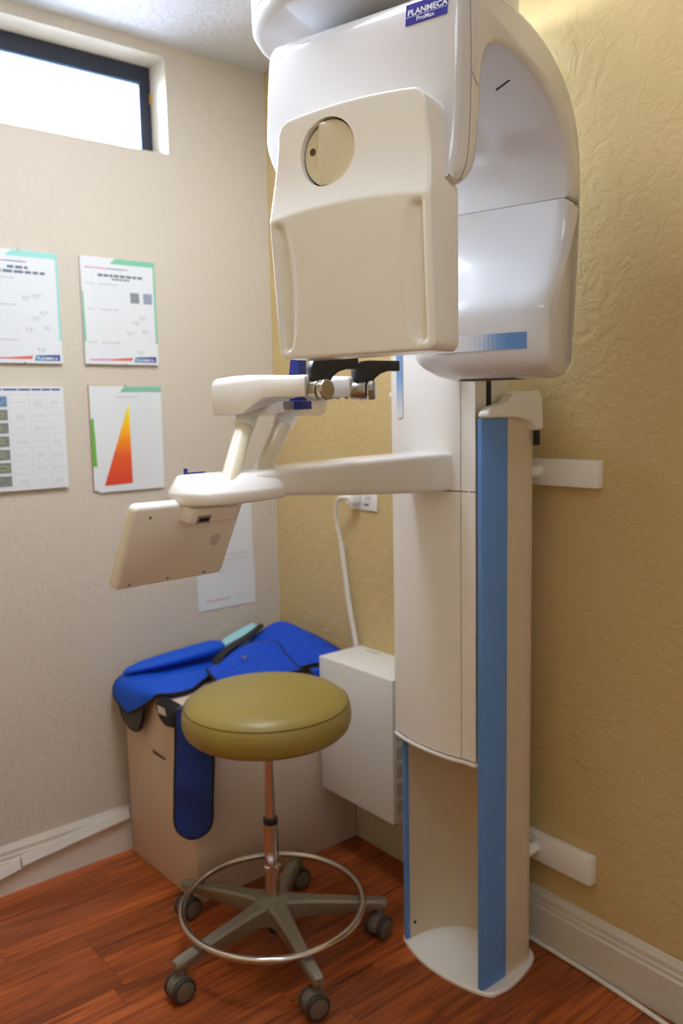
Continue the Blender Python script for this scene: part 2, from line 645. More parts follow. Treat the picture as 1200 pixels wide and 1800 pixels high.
# column: an open channel
def chan():
    out = [(-.266, -1.165), (-.115, -1.165)]
    for k in range(1, 8):
        a = math.radians(-90+90*k/7)
        out.append((-.115+.05*math.cos(a)*1., -1.115+.05*math.sin(a)))
    for k in range(0, 8):
        a = math.radians(90*k/7)
        out.append((-.115+.05*math.cos(a), -.955+.05*math.sin(a)))
    out.append((-.266, -.905))
    out.append((-.266, -.916))
    for k in range(0, 19):
        a = math.radians(90-180*k/18)
        out.append((-.250+.152*math.cos(a), -1.035+.119*math.sin(a)))
    out.append((-.266, -1.154))
    return out
colp = chan()
col_o = mk('column', loft([[(x, y, z) for x, y in colp] for z in (.009, 1.326)]), M['enamel'], xr, 40)
for sgn, yo in ((-1, -1.165), (1, -.905)):
    ys = (yo-.003, yo+.0125) if sgn < 0 else (yo-.0125, yo+.003)
    # thin clip-on strip that wraps the lip
    yout = yo-.003 if sgn < 0 else yo+.003
    yin = yo+.0115 if sgn < 0 else yo-.0115
    poly = [(-.188, yout), (-.264, yout), (-.2695, yout-sgn*.004), (-.2695, yin), (-.259, yin), (-.259, yin-sgn*.0005), (-.2662, yin-sgn*.0005), (-.2662, yo+sgn*.0002), (-.188, yo+sgn*.0002)]
    mk('blue_strip', loft([[(x, y, z) for x, y in poly] for z in (.010, 1.325)]), M['blue'], col_o, 40, label='blue stripe along the edge of the column')
mk('screw', cyl((-.2535, -.925, .055), (-.249, -.927, .055), .004, 10), M['dark'], col_o)

# column cap
def capside(y0, y1, bv):
    poly = [(-.268, 1.3265), (-.268, 1.338), (-.258, 1.348), (-.205, 1.360), (-.185, 1.378), (-.10, 1.384), (-.088, 1.372), (-.082, 1.298), (-.112, 1.296)]
    for k in range(1, 7):
        a = math.radians(90*k/6)
        poly.append((-.112-.075*(1-math.cos(a)), 1.296+.0305*math.sin(a)))
    return prism(poly, y0, y1, lambda x, z, y: (x, y, z), bv, 3, 40)
mk('column_cap', join(capside(-1.184, -1.150, .006), capside(-.920, -.886, .006), bev(box(-.095, -.062, -1.15, -.92, 1.3265, 1.384), .005)), M['white2'], xr)
mk('cap_clip', bev(box(-.100, -.085, -1.176, -1.1665, 1.262, 1.296), .002), M['dark'], xr)

# carriage: bulging front cover plus body
cov = [(-.262, -.884), (-.270, -.895), (-.278, -.925), (-.2855, -.98), (-.286, -1.035), (-.281, -1.085), (-.272, -1.118), (-.2705, -1.140), (-.2705, -1.147), (-.2705, -1.147)]
front = cr(cov[:-1], 5)
covp = [(-.2700, -.884)] + [tuple(p)[:2] for p in front[2:]] + [(-.2700, -1.1475)]
covp = [(min(x, -.2700), y) for x, y in covp]
ded = []
for p in covp:
    if not ded or (abs(p[0]-ded[-1][0])+abs(p[1]-ded[-1][1])) > 5e-4: ded.append(p)
car = mk('carriage', join(bev(box(-.262, -.150, -1.139, -.931, .56, 2.20), .004),
                          box(-.2700, -.262, -1.13, -.94, .57, 2.19)), M['white2'], xr)
cover_poly = ded[:-1]+[(-.2695, -1.1475), (-.2695, -.884)]
mk('lower_cover', loft([[(x, y, z) for x, y in cover_poly] for z in (.556, 1.166)]), M['white2'], car, 30)
mk('upper_cover', loft([[(x, y, z) for x, y in cover_poly] for z in (1.1685, 2.20)]), M['white2'], car, 30)
mk('cover_seam', box(-.2754, -.262, -1.1094, -1.1085, .556, 2.2), M['seam'], car, 0)
mk('shadow_gap', loft([[(x+.001, y, z) for x, y in cover_poly] for z in (1.166, 1.1685)]), M['dark'], car, 30)
trim_path = [(p[0]-.0025, p[1], .549) for p in ded[1:-1]]
trim_path = [(-.262, -.881, .549)] + trim_path + [(-.268, -1.1475, .549), (-.258, -1.1475, .549)]
mk('bumper_trim', tube(trim_path, .0048, 8), M['white'], car, label='white rubber bumper under the carriage')
mk('slot', box(-.2260, -.2100, -1.1398, -1.1388, 1.33, 1.9), M['dark'], car, 0)
m_fade = fade_mat('blue fade print', (230, 232, 236), (120, 160, 214), 2, 1.34, 1.42)
# blue fading sticker on the left of the carriage front
stk = []
for z in (1.33, 1.5):
    stk.append([(-.2775-.0018, -.912, z), (-.2790-.0018, -.926, z), (-.2795-.0018, -.934, z)])
mk('fade_sticker', ([p for r in stk for p in r], [(0, 1, 4, 3), (1, 2, 5, 4)]), m_fade, car, 0)
mk('side_button', cyl((-.268, -.8845, 1.382), (-.268, -.879, 1.382), .006, 12, .001), M['white'], car)

# wall brackets
for z0, z1 in ((1.165, 1.227), (.224, .292)):
    br = mk('wall_bracket', bev(box(-.026, -.0005, -1.285, -.93, z0, z1), .002), M['white2'], xr)
    zc = (z0+z1)/2+.003
    mk('peg', cyl((-.068, -1.128, zc), (-.026, -1.128, zc), .014, 18, .003), M['white2'], br)

# support arm
def sec(x, y0, y1, z0, z1, r):
    return [(x, p[0], p[1]) for p in rrect(y0, y1, z0, z1, r, 4)]
stn = [(-.268, -1.088, -.955, 1.1690, 1.252, .010), (-.30, -1.088, -.965, 1.168, 1.252, .010), (-.38, -1.090, -.978, 1.170, 1.2515, .011), (-.48, -1.094, -.99, 1.175, 1.251, .012), (-.58, -1.099, -1.0, 1.182, 1.249, .012),
       (-.68, -1.103, -1.008, 1.190, 1.247, .012), (-.76, -1.106, -1.012, 1.196, 1.244, .012), (-.80, -1.108, -1.015, 1.198, 1.240, .012)]
arm = mk('support_arm', loft([sec(*s) for s in stn]), M['white'], xr, 50)
pad_b = [(-.735, -1.020), (-.735, -1.100), (-.79, -1.128), (-.85, -1.138), (-.905, -1.136), (-.940, -1.115), (-.952, -1.075), (-.942, -1.035), (-.90, -1.016), (-.82, -1.012)]
pad_t = [(-.735, -1.024), (-.735, -1.085), (-.79, -1.098), (-.85, -1.094), (-.885, -1.080), (-.912, -1.066), (-.925, -1.048), (-.918, -1.030), (-.89, -1.022), (-.82, -1.018)]
def dens(q, n=4):
    return [tuple(p) for p in cr(q, n, True)]
def blend(k): return [(a[0]*(1-k)+b_[0]*k, a[1]*(1-k)+b_[1]*k) for a, b_ in zip(dens(pad_b), dens(pad_t))]
prs = [[(x, y, z) for x, y in inset(blend(k), d)] for k, d, z in ((0, .012, 1.1915), (0, .003, 1.193), (0, 0, 1.197), (0, 0, 1.211), (.06, 0, 1.2155), (.90, 0, 1.2385), (1, .001, 1.2405), (1, .005, 1.2415))]
mk('arm_end', loft(prs), M['white'], arm, 50)
mk('blue_clip', join(bev(box(-.893, -.886, -1.008, -1.004, 1.236, 1.250), .001), bev(box(-.888, -.850, -1.008, -1.004, 1.236, 1.2425), .001)), M['bluechin'], arm, label='small blue plastic clip')

# support posts for the chin rest
for pb, pt_ in (((-.874, -1.112, 1.200), C(-.362, .135, 1.348)+Vector((.009, -.0072, 0))), ((-.777, -1.054, 1.208), C(-.335, .232, 1.348)+Vector((.0066, -.0053, 0)))):
    pb = Vector(pb)
    d = pt_-pb
    pst = mk('post', cyl(pb, pt_, .0165, 20), M['cream'], xr)
    mk('post_socket', cyl(pb+d*.80, pt_, .0185, 20, .001, .021), M['white2'], pst)

# chin rest horseshoe
hs = [(-.171, .084), (-.171, .127), (-.215, .130), (-.28, .134), (-.315, .150), (-.325, .174), (-.315, .198), (-.28, .214), (-.215, .218), (-.171, .221), (-.171, .264),
      (-.24, .264), (-.33, .264), (-.39, .257), (-.416, .228), (-.425, .174), (-.420, .125), (-.400, .094), (-.345, .084), (-.24, .084)]
hsd = []
for i in range(len(hs)):
    a_, b_ = Vector(hs[i]), Vector(hs[(i+1) % len(hs)])
    for k in range(4): hsd.append(tuple(a_.lerp(b_, k/4)))
def chz(t, z):
    k = smooth01((t+.33)/.07)
    zb = 1.344+.030*k
    zt = 1.416-.004*smooth01((-.30-t)/.12)-.004*smooth01((t+.3)/.1)
    return zb+(zt-zb)*z
ch = mk('chin_rest', rounded(hsd, [(.006, 0), (.0015, .03), (0, .12), (0, .78), (.003, .92), (.009, 1)], lambda t, a, h: C(t, a, chz(t, h))), M['white'], xr, 40)
mk('clear_guard', rounded(rrect(-.33, -.235, .10, .25, .02), [(.012, 1.340), (.003, 1.344), (0, 1.352), (0, 1.368)], lambda t, a, h: C(t, a, h)), M['clear'], ch)
mk('chin_piece', join(bev(([tuple(C(t, a, z)) for z, e in ((1.352, 0), (1.368, 0)) for t, a in ((-.262, .135), (-.262, .176), (-.225, .176), (-.225, .135))], [(3, 2, 1, 0), (4, 5, 6, 7), (0, 1, 5, 4), (1, 2, 6, 5), (2, 3, 7, 6), (3, 0, 4, 7)]), .002),
                      loft([[C(-.258+e, .150+e*.6, z), C(-.258+e, .176, z), C(-.236, .176, z), C(-.236, .150+e*.6, z)] for z, e in ((1.36, 0), (1.41, 0), (1.447, .004))])), M['bluechin'], ch, 30, label='dark blue chin support block')
for t_ in (-.215, -.195): mk('foot_stud', cyl(C(t_, .245, 1.376), C(t_, .245, 1.370), .004, 10), M['steel'], ch)

# temple supports
hook = [(-.009, .012), (-.011, .030), (-.006, .041), (.004, .0455), (.020, .047), (.088, .047), (.088, .030), (.064, .0305), (.046, .026), (.033, .0185), (.028, .012), (.012, .004), (-.004, .004)]
for (kt, ka, hd, khd) in ((-.166, .106, 96, 172), (-.166, .243, 100, 140)):
    base = C(kt, ka, 1.386)
    s = Vector((math.sin(math.radians(hd)), math.cos(math.radians(hd)), 0))
    n = Vector((-s.y, s.x, 0))
    kd = Vector((math.sin(math.radians(khd)), math.cos(math.radians(khd)), 0))
    hk = mk('temple_support', prism(hook, -.009, .009, lambda a, z, h: base+s*a+n*h+Vector((0, 0, z*1.17)), .002), M['black'], xr, 40, label='black hooked temple support')
    kb = base-Vector((0, 0, .001))
    mk('clamp_collar', join(cyl(kb-kd*.014, kb+kd*.016, .0175, 24, .001), cyl(kb+kd*.005+Vector((0, 0, -.0176)), kb+kd*.005+Vector((0, 0, -.019)), .003, 8)), M['steel'], hk)
    prof = cyl(kb+kd*.0175, kb+kd*.033, .0185, 10, .004)
    mk('clamp_knob', prof, M['steel'], hk, 20, label='faceted brushed steel clamp knob')

# control tablet hanging under the arm end
TL, BL, BR_ = Vector((-1.043, -1.108, 1.1965)), Vector((-1.053, -1.038, 1.052)), Vector((-.818, -1.000, 1.047))
tu = (BR_-BL).normalized()
tv = (TL-BL)
tv = (tv-tu*tv.dot(tu)).normalized()
tn = tu.cross(tv)     # faces the camera side
if tn.dot(CAM-TL) < 0: tn = -tn
tabp = rrect(0, .236, 0, .162, .011, 5)
def TB(a, b_, h): return BL+tu*a+tv*b_+tn*h
tb = mk('control_tablet', rounded(tabp, [(.002, -.020), (0, -.018), (0, -.006), (.0015, -.0025), (.005, 0)], TB), M['white2'], xr, 50)
mk('screen', xf(prism(rrect(.012, .224, .012, .15, .003), -.0206, -.0199), lambda *p: TB(*p)), M['black'], tb, 0)
sp = []
for i in range(-3, 4):
    for j in range(-3, 4):
        if i*i+j*j < 11: sp.append(cyl(TB(.193+i*.0035, .080+j*.0035, .0), TB(.193+i*.0035, .080+j*.0035, .0004), .0011, 6))
mk('speaker_grille', join(*sp), M['seam'], tb, 0)
for a, b_ in ((.035, .142), (.028, .010), (.108, .010), (.190, .010)): mk('screw', cyl(TB(a, b_, 0), TB(a, b_, .0006), .003, 8), M['seam'], tb, 0)
mt = mk('tablet_mount', bev(([TB(a, b_, h) for h, e in ((-.004, 0), (.022, .006)) for a, b_ in ((.096+e, .128+e), (.206-e, .128+e), (.206-e*.4, .163), (.096+e*.4, .163))],
                       [(3, 2, 1, 0), (4, 5, 6, 7), (0, 1, 5, 4), (1, 2, 6, 5), (2, 3, 7, 6), (3, 0, 4, 7)]), .004, 3), M['white2'], tb)
mk('usb_port', xf(prism(rrect(.116, .146, .134, .150, .002), .0215, .0222), lambda *p: TB(*p)), M['seam'], tb, 0)
mk('usb_slot', xf(prism(rrect(.121, .142, .138, .145, .001), .0222, .0226), lambda *p: TB(*p)), M['dark'], tb, 0)

# ------- C-arm (inverted U) : outline in (a, z)
outer = [(.030, 1.676), (.046, 1.705), (.056, 1.75), (.061, 1.80), (.065, 1.86), (.071, 1.920), (.079, 1.946), (.098, 1.960), (.16, 1.974), (.24, 1.986), (.33, 1.988), (.42, 1.974), (.50, 1.944), (.555, 1.895), (.583, 1.83), (.590, 1.742)]
inner = [(.522, 1.742), (.516, 1.79), (.487, 1.843), (.43, 1.886), (.36, 1.910), (.28, 1.918), (.21, 1.912), (.168, 1.893), (.146, 1.855), (.139, 1.80), (.130, 1.74), (.112, 1.70), (.085, 1.678)]
o1 = [tuple(p) for p in cr(outer, 3)]
i1 = [tuple(p) for p in cr(inner, 3)]
uarch = o1 + [(.556, 1.742)] + i1 + [(.055, 1.668)]
TR_ = .136
def tleft(a, z):
    return -.224+.074*smooth01((a-.25)/.25)+.060*smooth01((1.80-z)/.14)*(1 if a < .2 else 0)
def arch_pt(a, z, f, tsh):
    tl = tleft(a, z)
    return C(tl+(TR_-tl)*f+tsh, a, z)
lev = [(.011, 0, 0), (.0035, 0, .0028), (0, 0, .010), (0, .5, 0), (0, 1, -.010), (.0035, 1, -.0028), (.011, 1, 0)]
carm = mk('c_arm', loft([[arch_pt(a, z, f, ts) for a, z in inset(uarch, d)] for d, f, ts in lev]), M['tube'], xr, 50)
# tube head
tin = [(.522, 1.7405), (.521, 1.70), (.505, 1.635), (.470, 1.588), (.440, 1.560), (.424, 1.540), (.418, 1.52), (.418, 1.47), (.420, 1.445), (.430, 1.424), (.452, 1.409)]
tout = [(.49, 1.404), (.527, 1.404), (.543, 1.412), (.553, 1.435), (.568, 1.52), (.582, 1.63), (.589, 1.70), (.590, 1.7405)]
tpoly = [tuple(p) for p in cr(tin, 3)] + [tuple(p) for p in cr(tout, 3)]
def tube_pt(a, z, f, ts):
    tl = -.150+.05*smooth01((1.47-z)/.075)**2
    tr = TR_-.016*smooth01((1.44-z)/.05)
    t = tl+(tr-tl)*f+ts
    bulge = .012*(1-(2*f-1)**2) if a < .53 else 0
    return C(t, a-bulge*smooth01((.53-a)/.04), z)
lev2 = [(.016, 0, 0), (.005, 0, .004), (0, 0, .014)] + [(0, .1+.08*k, 0) for k in range(11)] + [(0, 1, -.012), (.004, 1, -.0034), (.012, 1, 0)]
tbh = mk('tube_head', loft([[tube_pt(a, z, f, ts) for a, z in inset(tpoly, d)] for d, f, ts in lev2]), M['tube'], xr, 50)
mk('head_seam', loft([[tube_pt(a, z, f, ts) for a, z in inset(rrect(.5235, .5888, 1.739, 1.7425, .001, 2), 0)] for f, ts in ((0, .006), (.25, 0), (.5, 0), (.75, 0), (1, -.004))]), M['seam'], tbh, 40)
m_dec = fade_mat('blue dotted fade print', (226, 226, 232), (92, 140, 200), 1, -1.24, -1.325, True)
gr = []
NT = 14
for k in range(NT+1):
    t = -.10+(.098+.10)*k/NT
    f = (t+.150)/(TR_+.150)
    bl = .012*(1-(2*f-1)**2)
    gr.append([C(t, .4168-bl, 1.456), C(t, .4168-bl, 1.4865)])
mk('dotted_decal', loft(gr, cap=False, close=False), m_dec, tbh, 0, label='blue dotted fading stripe')
mk('underside_vent', xf(box(-.07, .05, .47, .525, 1.4028, 1.4045), lambda *p: C(*p)), M['lining'], tbh, 0)
mk('arch_slot', tube([C(.056, .3684, 1.9068), C(.071, .3612, 1.9092), C(.088, .3508, 1.9108)], .0018, 6), M['dark'], carm)
# seam along the side of the front leg
sm = [(.100, 1.965), (.102, 1.90), (.103, 1.84), (.098, 1.76), (.088, 1.71), (.066, 1.678)]
mk('leg_seam', tube([C(TR_+.0001, a, z) for a, z in cr(sm, 4)], .0009, 6), M['seam'], carm)
mk('leg_joint', tube([C(TR_+.0001, .102, 1.842), C(TR_+.0001, .124, 1.826), C(TR_-.004, .1375, 1.818)], .0009, 6), M['seam'], carm)
# nameplate
fcA = lambda z: .0650+(z-1.86)*.109
def NP(t, z, h): return C(t, fcA(z)-h, z)
npl = mk('nameplate', xf(box(.046, .115, 1.9130, 1.9430, .0, .0035), lambda t, z, h: NP(t, z, h-.001)), M['logo'], carm, 0, label='indigo nameplate with silver lettering')
mk('lettering', join(text_geo('PLANMECA', .0120, lambda x, y: NP(.0493+x, 1.9257+y, .0031), 1.08, .0004), text_geo('ProMax', .0090, lambda x, y: NP(.0645+x, 1.9157+y, .0031), 1.05, .0002),
                     xf(box(.046, .115, 1.9233, 1.9240, .0031, .0032), NP)), M['letter'], carm, 0)
# top disc and shoulder
dc = C(-.134, .255, 0)
mk('turntable_disc', lathe([(.190, 2.000), (.2030, 2.003), (.2085, 2.012), (.2095, 2.024)], 96, dc), M['tube'], xr, 50)
mk('turntable_ring', lathe([(.2068, 2.024), (.2068, 2.0265)], 96, dc), M['seam'], xr, 50)
mk('turntable_cover', lathe([(.2095, 2.0265), (.2105, 2.07), (.203, 2.098), (.185, 2.112)], 96, dc), M['tube'], xr, 50)
mk('shoulder', rounded(rrect(-.56, -.15, -1.22, -.92, .11, 8), [(.012, 2.112), (0, 2.122), (0, 2.23), (.02, 2.25)], lambda x, y, h: (x, y, h)), M['white2'], xr, 50)
mk('arm_neck', lathe([(.06, 1.97), (.06, 2.001)], 48, C(-.06, .29, 0)), M['tube'], xr)

# ------- sensor head front panel (height field)
KT, KZ = -.053, 1.737
def ztop(t): return 1.7945+.010*(1-((t+.02)/.14)**2)
def front_a(t, z):
    zc = 1.657-.010*((t+.014)/.14)**2
    d = z-zc
    up_ = 0. if d > .085 else (-.0125*(1-max(d, 0.)/.085)**1.8)
    lo = -.0125+.0135*max(0., -d)/.22
    k = smooth01((d+.006)/.012)
    a = lo*(1-k)+up_*k
    # hand grips scooped out near both edges
    for e, sgn in ((.1125, 1), (-.1485, -1)):
        u = (t-e)*-sgn                       # distance inwards from the straight side
        v = (z-1.543)/.100
        if abs(v) < 1:
            wd = .036*math.sqrt(max(0., 1-v*v))*.75+.012
            if -.006 < u < wd:
                fo = smooth01((u+.006)/.008)*smooth01((wd-u)/(wd*.75))
                a += .0085*fo*smooth01((1-abs(v))/.07)
    return a
def rr_sdf(t, z, t0, t1, z0, z1, rtop, rbot):
    r = rtop if z > (z0+z1)/2 else rbot
    cx, cz = (t0+t1)/2, (z0+z1)/2
    qx, qz = abs(t-cx)-(t1-t0)/2+r, abs(z-cz)-(z1-z0)/2+r
    return min(max(qx, qz), 0)+math.hypot(max(qx, 0), max(qz, 0))-r
def panel():
    T0, T1, z0 = -.1605, .1295, 1.4325
    def lim(v):
        k = .013*smooth01((v-.62)/.38)
        return T0+k+.004*(1-min(1., v/.6)), T1-k
    NU, NV = 84, 104
    RT, RB, re = .022, .014, .0045
    V, idx = [], {}
    def edge(u): return .5-.5*math.cos(math.pi*u) * (1) if False else u
    us = [0, .003, .008, .015, .024]+[.035+.93*k/(NU-10) for k in range(NU-9)]+[.976, .985, .992, .997, 1]
    vs = [0, .002, .006, .011, .018]+[.027+.946*k/(NV-10) for k in range(NV-9)]+[.982, .989, .994, .998, 1]
    ring = []
    for j, v in enumerate(vs):
        for i, u in enumerate(us):
            t0, t1 = lim(v)
            t = t0+(t1-t0)*u
            z1 = ztop(t)
            z = z0+(z1-z0)*v
            # pull corner points onto the rounded outline
            r = RT if v > .5 else RB
            cx = max(t0+r, min(t1-r, t))
            cz = min(z, z1-r) if v > .5 else max(z, z0+r)
            dx, dz = t-cx, z-cz
            if dx and dz:
                m = max(abs(dx), abs(dz))
                l = math.hypot(dx, dz)
                cx2, cz2 = cx+dx*m/l, cz+dz*m/l
                t, z = cx2, cz2
            d = -rr_sdf(t, z, t0, t1, z0, ztop(t), RT, RB)
            rnd = 0
            if d < re:
                q = 1-max(d, 0)/re
                rnd = re*(1-math.sqrt(max(0, 1-q*q)))
            V.append((t, front_a(t, z)+rnd, z))
            idx[i, j] = len(V)-1
    nu, nv = len(us), len(vs)
    Fc = [(idx[i, j], idx[i+1, j], idx[i+1, j+1], idx[i, j+1]) for i in range(nu-1) for j in range(nv-1)]
    loop = [idx[i, 0] for i in range(nu)]+[idx[nu-1, j] for j in range(1, nv)]+[idx[i, nv-1] for i in range(nu-2, -1, -1)]+[idx[0, j] for j in range(nv-2, 0, -1)]
    def back(z):
        if z < 1.664: return .073
        k = smooth01((z-1.664)/.016)
        return .073+(.058-.073)*k+max(0, z-1.68)*.06
    bl = []
    for q in loop:
        t, a, z = V[q]
        V.append((t, max(back(z), a+.004), z))
        bl.append(len(V)-1)
    n = len(loop)
    for k in range(n):
        Fc.append((loop[k], loop[(k+1) % n], bl[(k+1) % n], bl[k]))
    Fc.append(tuple(bl))
    return [C(*p) for p in V], Fc
ph = mk('sensor_panel', panel(), M['white'], xr, 45)
# release knob on the panel
ka0 = front_a(KT, KZ)
slope = .02
kn = (A*(-1)+Vector((0, 0, slope))).normalized()
ku = T
kv = ku.cross(kn)
if kv.z < 0: kv = -kv
KC = C(KT, ka0, KZ)
def KP(x, y, h): return KC+ku*x+kv*y+kn*h
def disc_ring(r0, r1, h, n=64):
    V = [KP(r*math.cos(2*math.pi*i/n), r*math.sin(2*math.pi*i/n), h) for r in (r0, r1) for i in range(n)]
    return V, [(i, (i+1) % n, n+(i+1) % n, n+i) for i in range(n)]
def pocket(o, r, depth):
    c_ = mk('pocket_cutter', loft([[KP(r*math.cos(2*math.pi*i/72), r*math.sin(2*math.pi*i/72), h) for i in range(72)] for h in (-depth, .05)]), M['white'], xr, 0)
    md = o.modifiers.new('pocket', 'BOOLEAN')
    md.operation = 'DIFFERENCE'
    md.solver = 'EXACT'
    md.object = c_
    dg = bpy.context.evaluated_depsgraph_get()
    me = bpy.data.meshes.new_from_object(o.evaluated_get(dg))
    me.set_sharp_from_angle(angle=math.radians(40))
    o.modifiers.clear()
    o.data = me
    bpy.data.objects.remove(c_)
pocket(ph, .0505, .026)
mk('pocket_floor', loft([[KP(.0500*math.cos(2*math.pi*i/64), .0500*math.sin(2*math.pi*i/64), h) for i in range(64)] for h in (-.0258, -.0245)]), M['dark'], ph, 40)
def knobface():
    V, Fc = [], []
    NR, NA = 22, 72
    def hgt(x, y):
        e = -.0145-.0035*(1-(y/.047)**2)          # curved left edge of the grip
        rr = math.hypot(x, y)/.0478
        if x < e: return -.0095
        w_ = math.sqrt(max(0., .0478**2-y*y))
        k = (x-e)/max(.004, w_-e)
        return -.0095*(1-smooth01((x-e)/.004))+smooth01((x-e)/.004)*(-.0045+.0085*(.5+.5*math.cos(math.pi*min(1., max(0., k-.10)/.55)))*smooth01((1-abs(y)/.0478)/.12))
    for j in range(41):
        y = -.0476+.0952*j/40
        w_ = math.sqrt(max(1e-7, .0478**2-y*y))
        e = max(-w_*.98, min(w_*.98, -.0145-.0035*(1-(y/.047)**2)))
        xs = [-w_+(e-w_*-1-.0002)*k/6 for k in range(7)]+[e+.0002]+[e+.001*k for k in (1, 2, 3, 4)]
        xs = [min(x, w_) for x in xs]
        x0 = xs[-1]
        xs += [x0+(w_-x0)*k/12 for k in range(1, 13)]
        for x in xs: V.append(KP(x, y, hgt(x, y)))
        m_ = len(xs)
    for j in range(40):
        for i in range(m_-1):
            Fc.append((j*m_+i, j*m_+i+1, (j+1)*m_+i+1, (j+1)*m_+i))
    return V, Fc
kno = mk('release_knob', knobface(), M['cream'], ph, 40, label='round cream twist knob')
mk('knob_dot', cyl(KP(-.0335, .008, -.0100), KP(-.0335, .008, -.0088), .0055, 20), M['brown'], ph, 0)

# ------------------------------------------------------------------ stool
SX, SY = -.530, -.701
st = empty('rolling_stool', (SX, SY, 0), 'round olive vinyl rolling stool with chrome foot ring in front of the carton', 'stool')
sc = (SX, SY, 0)
seat = mk('seat', lathe([(.0, .680), (.06, .6795), (.11, .677), (.15, .671), (.178, .662), (.193, .652), (.1985, .6455), (.2015, .6415), (.2055, .632), (.2080, .615), (.2070, .598), (.202, .584), (.192, .574), (.17, .568), (.10, .566), (.0, .566)][1:-1], 72, sc), M['vinyl'], st, 60)
mk('piping', tube([(SX+.2003*math.cos(2*math.pi*i/96), SY+.2003*math.sin(2*math.pi*i/96), .6437) for i in range(96)], .0018, 6, True), M['vinylseam'], seat)
mk('seat_plate', bev(box(SX-.07, SX+.07, SY-.07, SY+.07, .556, .566), .002), M['black'], st)
mk('lift_rod', lathe([(.0125, .34), (.0125, .556)], 24, sc), M['chrome'], st)
mk('black_collar', lathe([(.017, .330), (.0185, .333), (.0185, .342), (.016, .345)], 28, sc), M['black'], st)
mk('gas_sleeve', lathe([(.0185, .135), (.0185, .330)], 28, sc), M['chrome'], st)
mk('clamp_ring', lathe([(.019, .206), (.0225, .209), (.0225, .219), (.019, .222)], 28, sc), M['chrome'], st)
mk('hub', lathe([(.030, .072), (.046, .078), (.048, .110), (.044, .128), (.030, .137), (.0186, .139)], 32, sc), M['alu'], st)
mk('hub_stem', lathe([(.013, .040), (.016, .045), (.016, .073)], 16, sc), M['black'], st)
fr = mk('foot_ring', tube([(SX+.2270*math.cos(2*math.pi*i/96), SY+.2270*math.sin(2*math.pi*i/96), .1185) for i in range(96)], .0085, 12, True), M['chrome'], st)
# one leg along +x about the stool axis, then turned copies
lsec = []
for r, wd, zt, zb in ((.030, .027, .131, .075), (.07, .021, .126, .080), (.13, .0175, .119, .078), (.20, .0155, .110, .078), (.255, .0145, .1035, .077), (.283, .0135, .100, .078), (.290, .0115, .097, .081)):
    lsec.append([(SX+r, SY+y, z) for y, z in ((-wd*.75, zb), (wd*.75, zb), (wd, zb+.006), (wd, zt-.006), (wd*.7, zt), (-wd*.7, zt), (-wd, zt-.006), (-wd, zb+.006))])
leg0 = mk('leg', loft(lsec), M['alu'], st, 35)
def caster_parts():
    cx = SX+.272
    pts = []
    for k in range(13):
        a = math.radians(-10+200*k/12)
        pts.append((.0315*math.cos(a), .030+.0315*math.sin(a)))
    hoodp = pts+[(-.008, .020), (.008, .020)]
    hood = prism(hoodp, -.013, .013, lambda x, z, y: (cx+x*.95-.006, SY+y, z), .004)
    stem = cyl((cx, SY, .052), (cx, SY, .080), .0100, 14)
    wl = [cyl((cx-.006, SY+s*.0125, .0300), (cx-.006, SY+s*.0250, .0300), .0298, 30, .004) for s in (-1, 1)]
    cp = [cyl((cx-.006, SY+s*.0250, .0300), (cx-.006, SY+s*.0262, .0300), .0225, 26, .0008) for s in (-1, 1)]
    return hood, stem, wl, cp
hood, stem, wl, cp = caster_parts()
c0 = mk('caster', join(hood, stem), M['caster'], st)
# caster pivots about its own stem, so keep the mesh local to the stem
def relocal(o, dx):
    for v in o.data.vertices: v.co.x -= dx
relocal(c0, .272)
wheels0 = [mk('wheel', g, M['castdark'], st) for g in wl]
caps0 = [mk('wheel_cap', g, M['caster'], st) for g in cp]
for o in wheels0+caps0:
    relocal(o, .272)
    o.parent = c0
spin = (2, -12, 12, -4, 8)
for k in range(5):
    a = math.radians(184+72*k)
    if k == 0:
        lg, cs, subs = leg0, c0, None
    else:
        lg = leg0.copy(); COL.objects.link(lg); lg.parent = st
        cs = c0.copy(); COL.objects.link(cs); cs.parent = st
        for q in wheels0+caps0:
            d = q.copy(); COL.objects.link(d); d.parent = cs
    lg.rotation_euler = (0, 0, a)
    cs.location = (.272*math.cos(a), .272*math.sin(a), 0)
    cs.rotation_euler = (0, 0, math.radians(spin[k]))

# ------------------------------------------------------------------ white carton
CB = (-.603, -.030, -.590, -.421, -.020, -.421)
ct = empty('storage_carton', (-.31, -.22, 0), 'large white cardboard carton in the corner under the blue aprons', 'carton')
zc = .555
def cq(pts, th, mname='carton'): return pts
bl_, fl_, fr_, br_ = (-.603, -.030), (-.590, -.421), (-.020, -.421), (-.020, -.030)
def hexa(a, b, c_, d, z0, z1):
    return ([(p[0], p[1], z) for z in (z0, z1) for p in (a, b, c_, d)], [(3, 2, 1, 0), (4, 5, 6, 7), (0, 1, 5, 4), (1, 2, 6, 5), (2, 3, 7, 6), (3, 0, 4, 7)])
mk('body', bev(hexa(bl_, fl_, fr_, br_, 0.0005, zc-.004), .003), M['carton'], ct)
mk('lid_flap', bev(hexa((-.603, -.030), (-.590, -.224), (-.020, -.224), (-.020, -.030), zc-.004, zc), .001), M['carton'], ct)
mk('lid_flap', bev(hexa((-.5965, -.226), (-.590, -.421), (-.020, -.421), (-.020, -.226), zc-.004, zc), .001), M['carton'], ct)
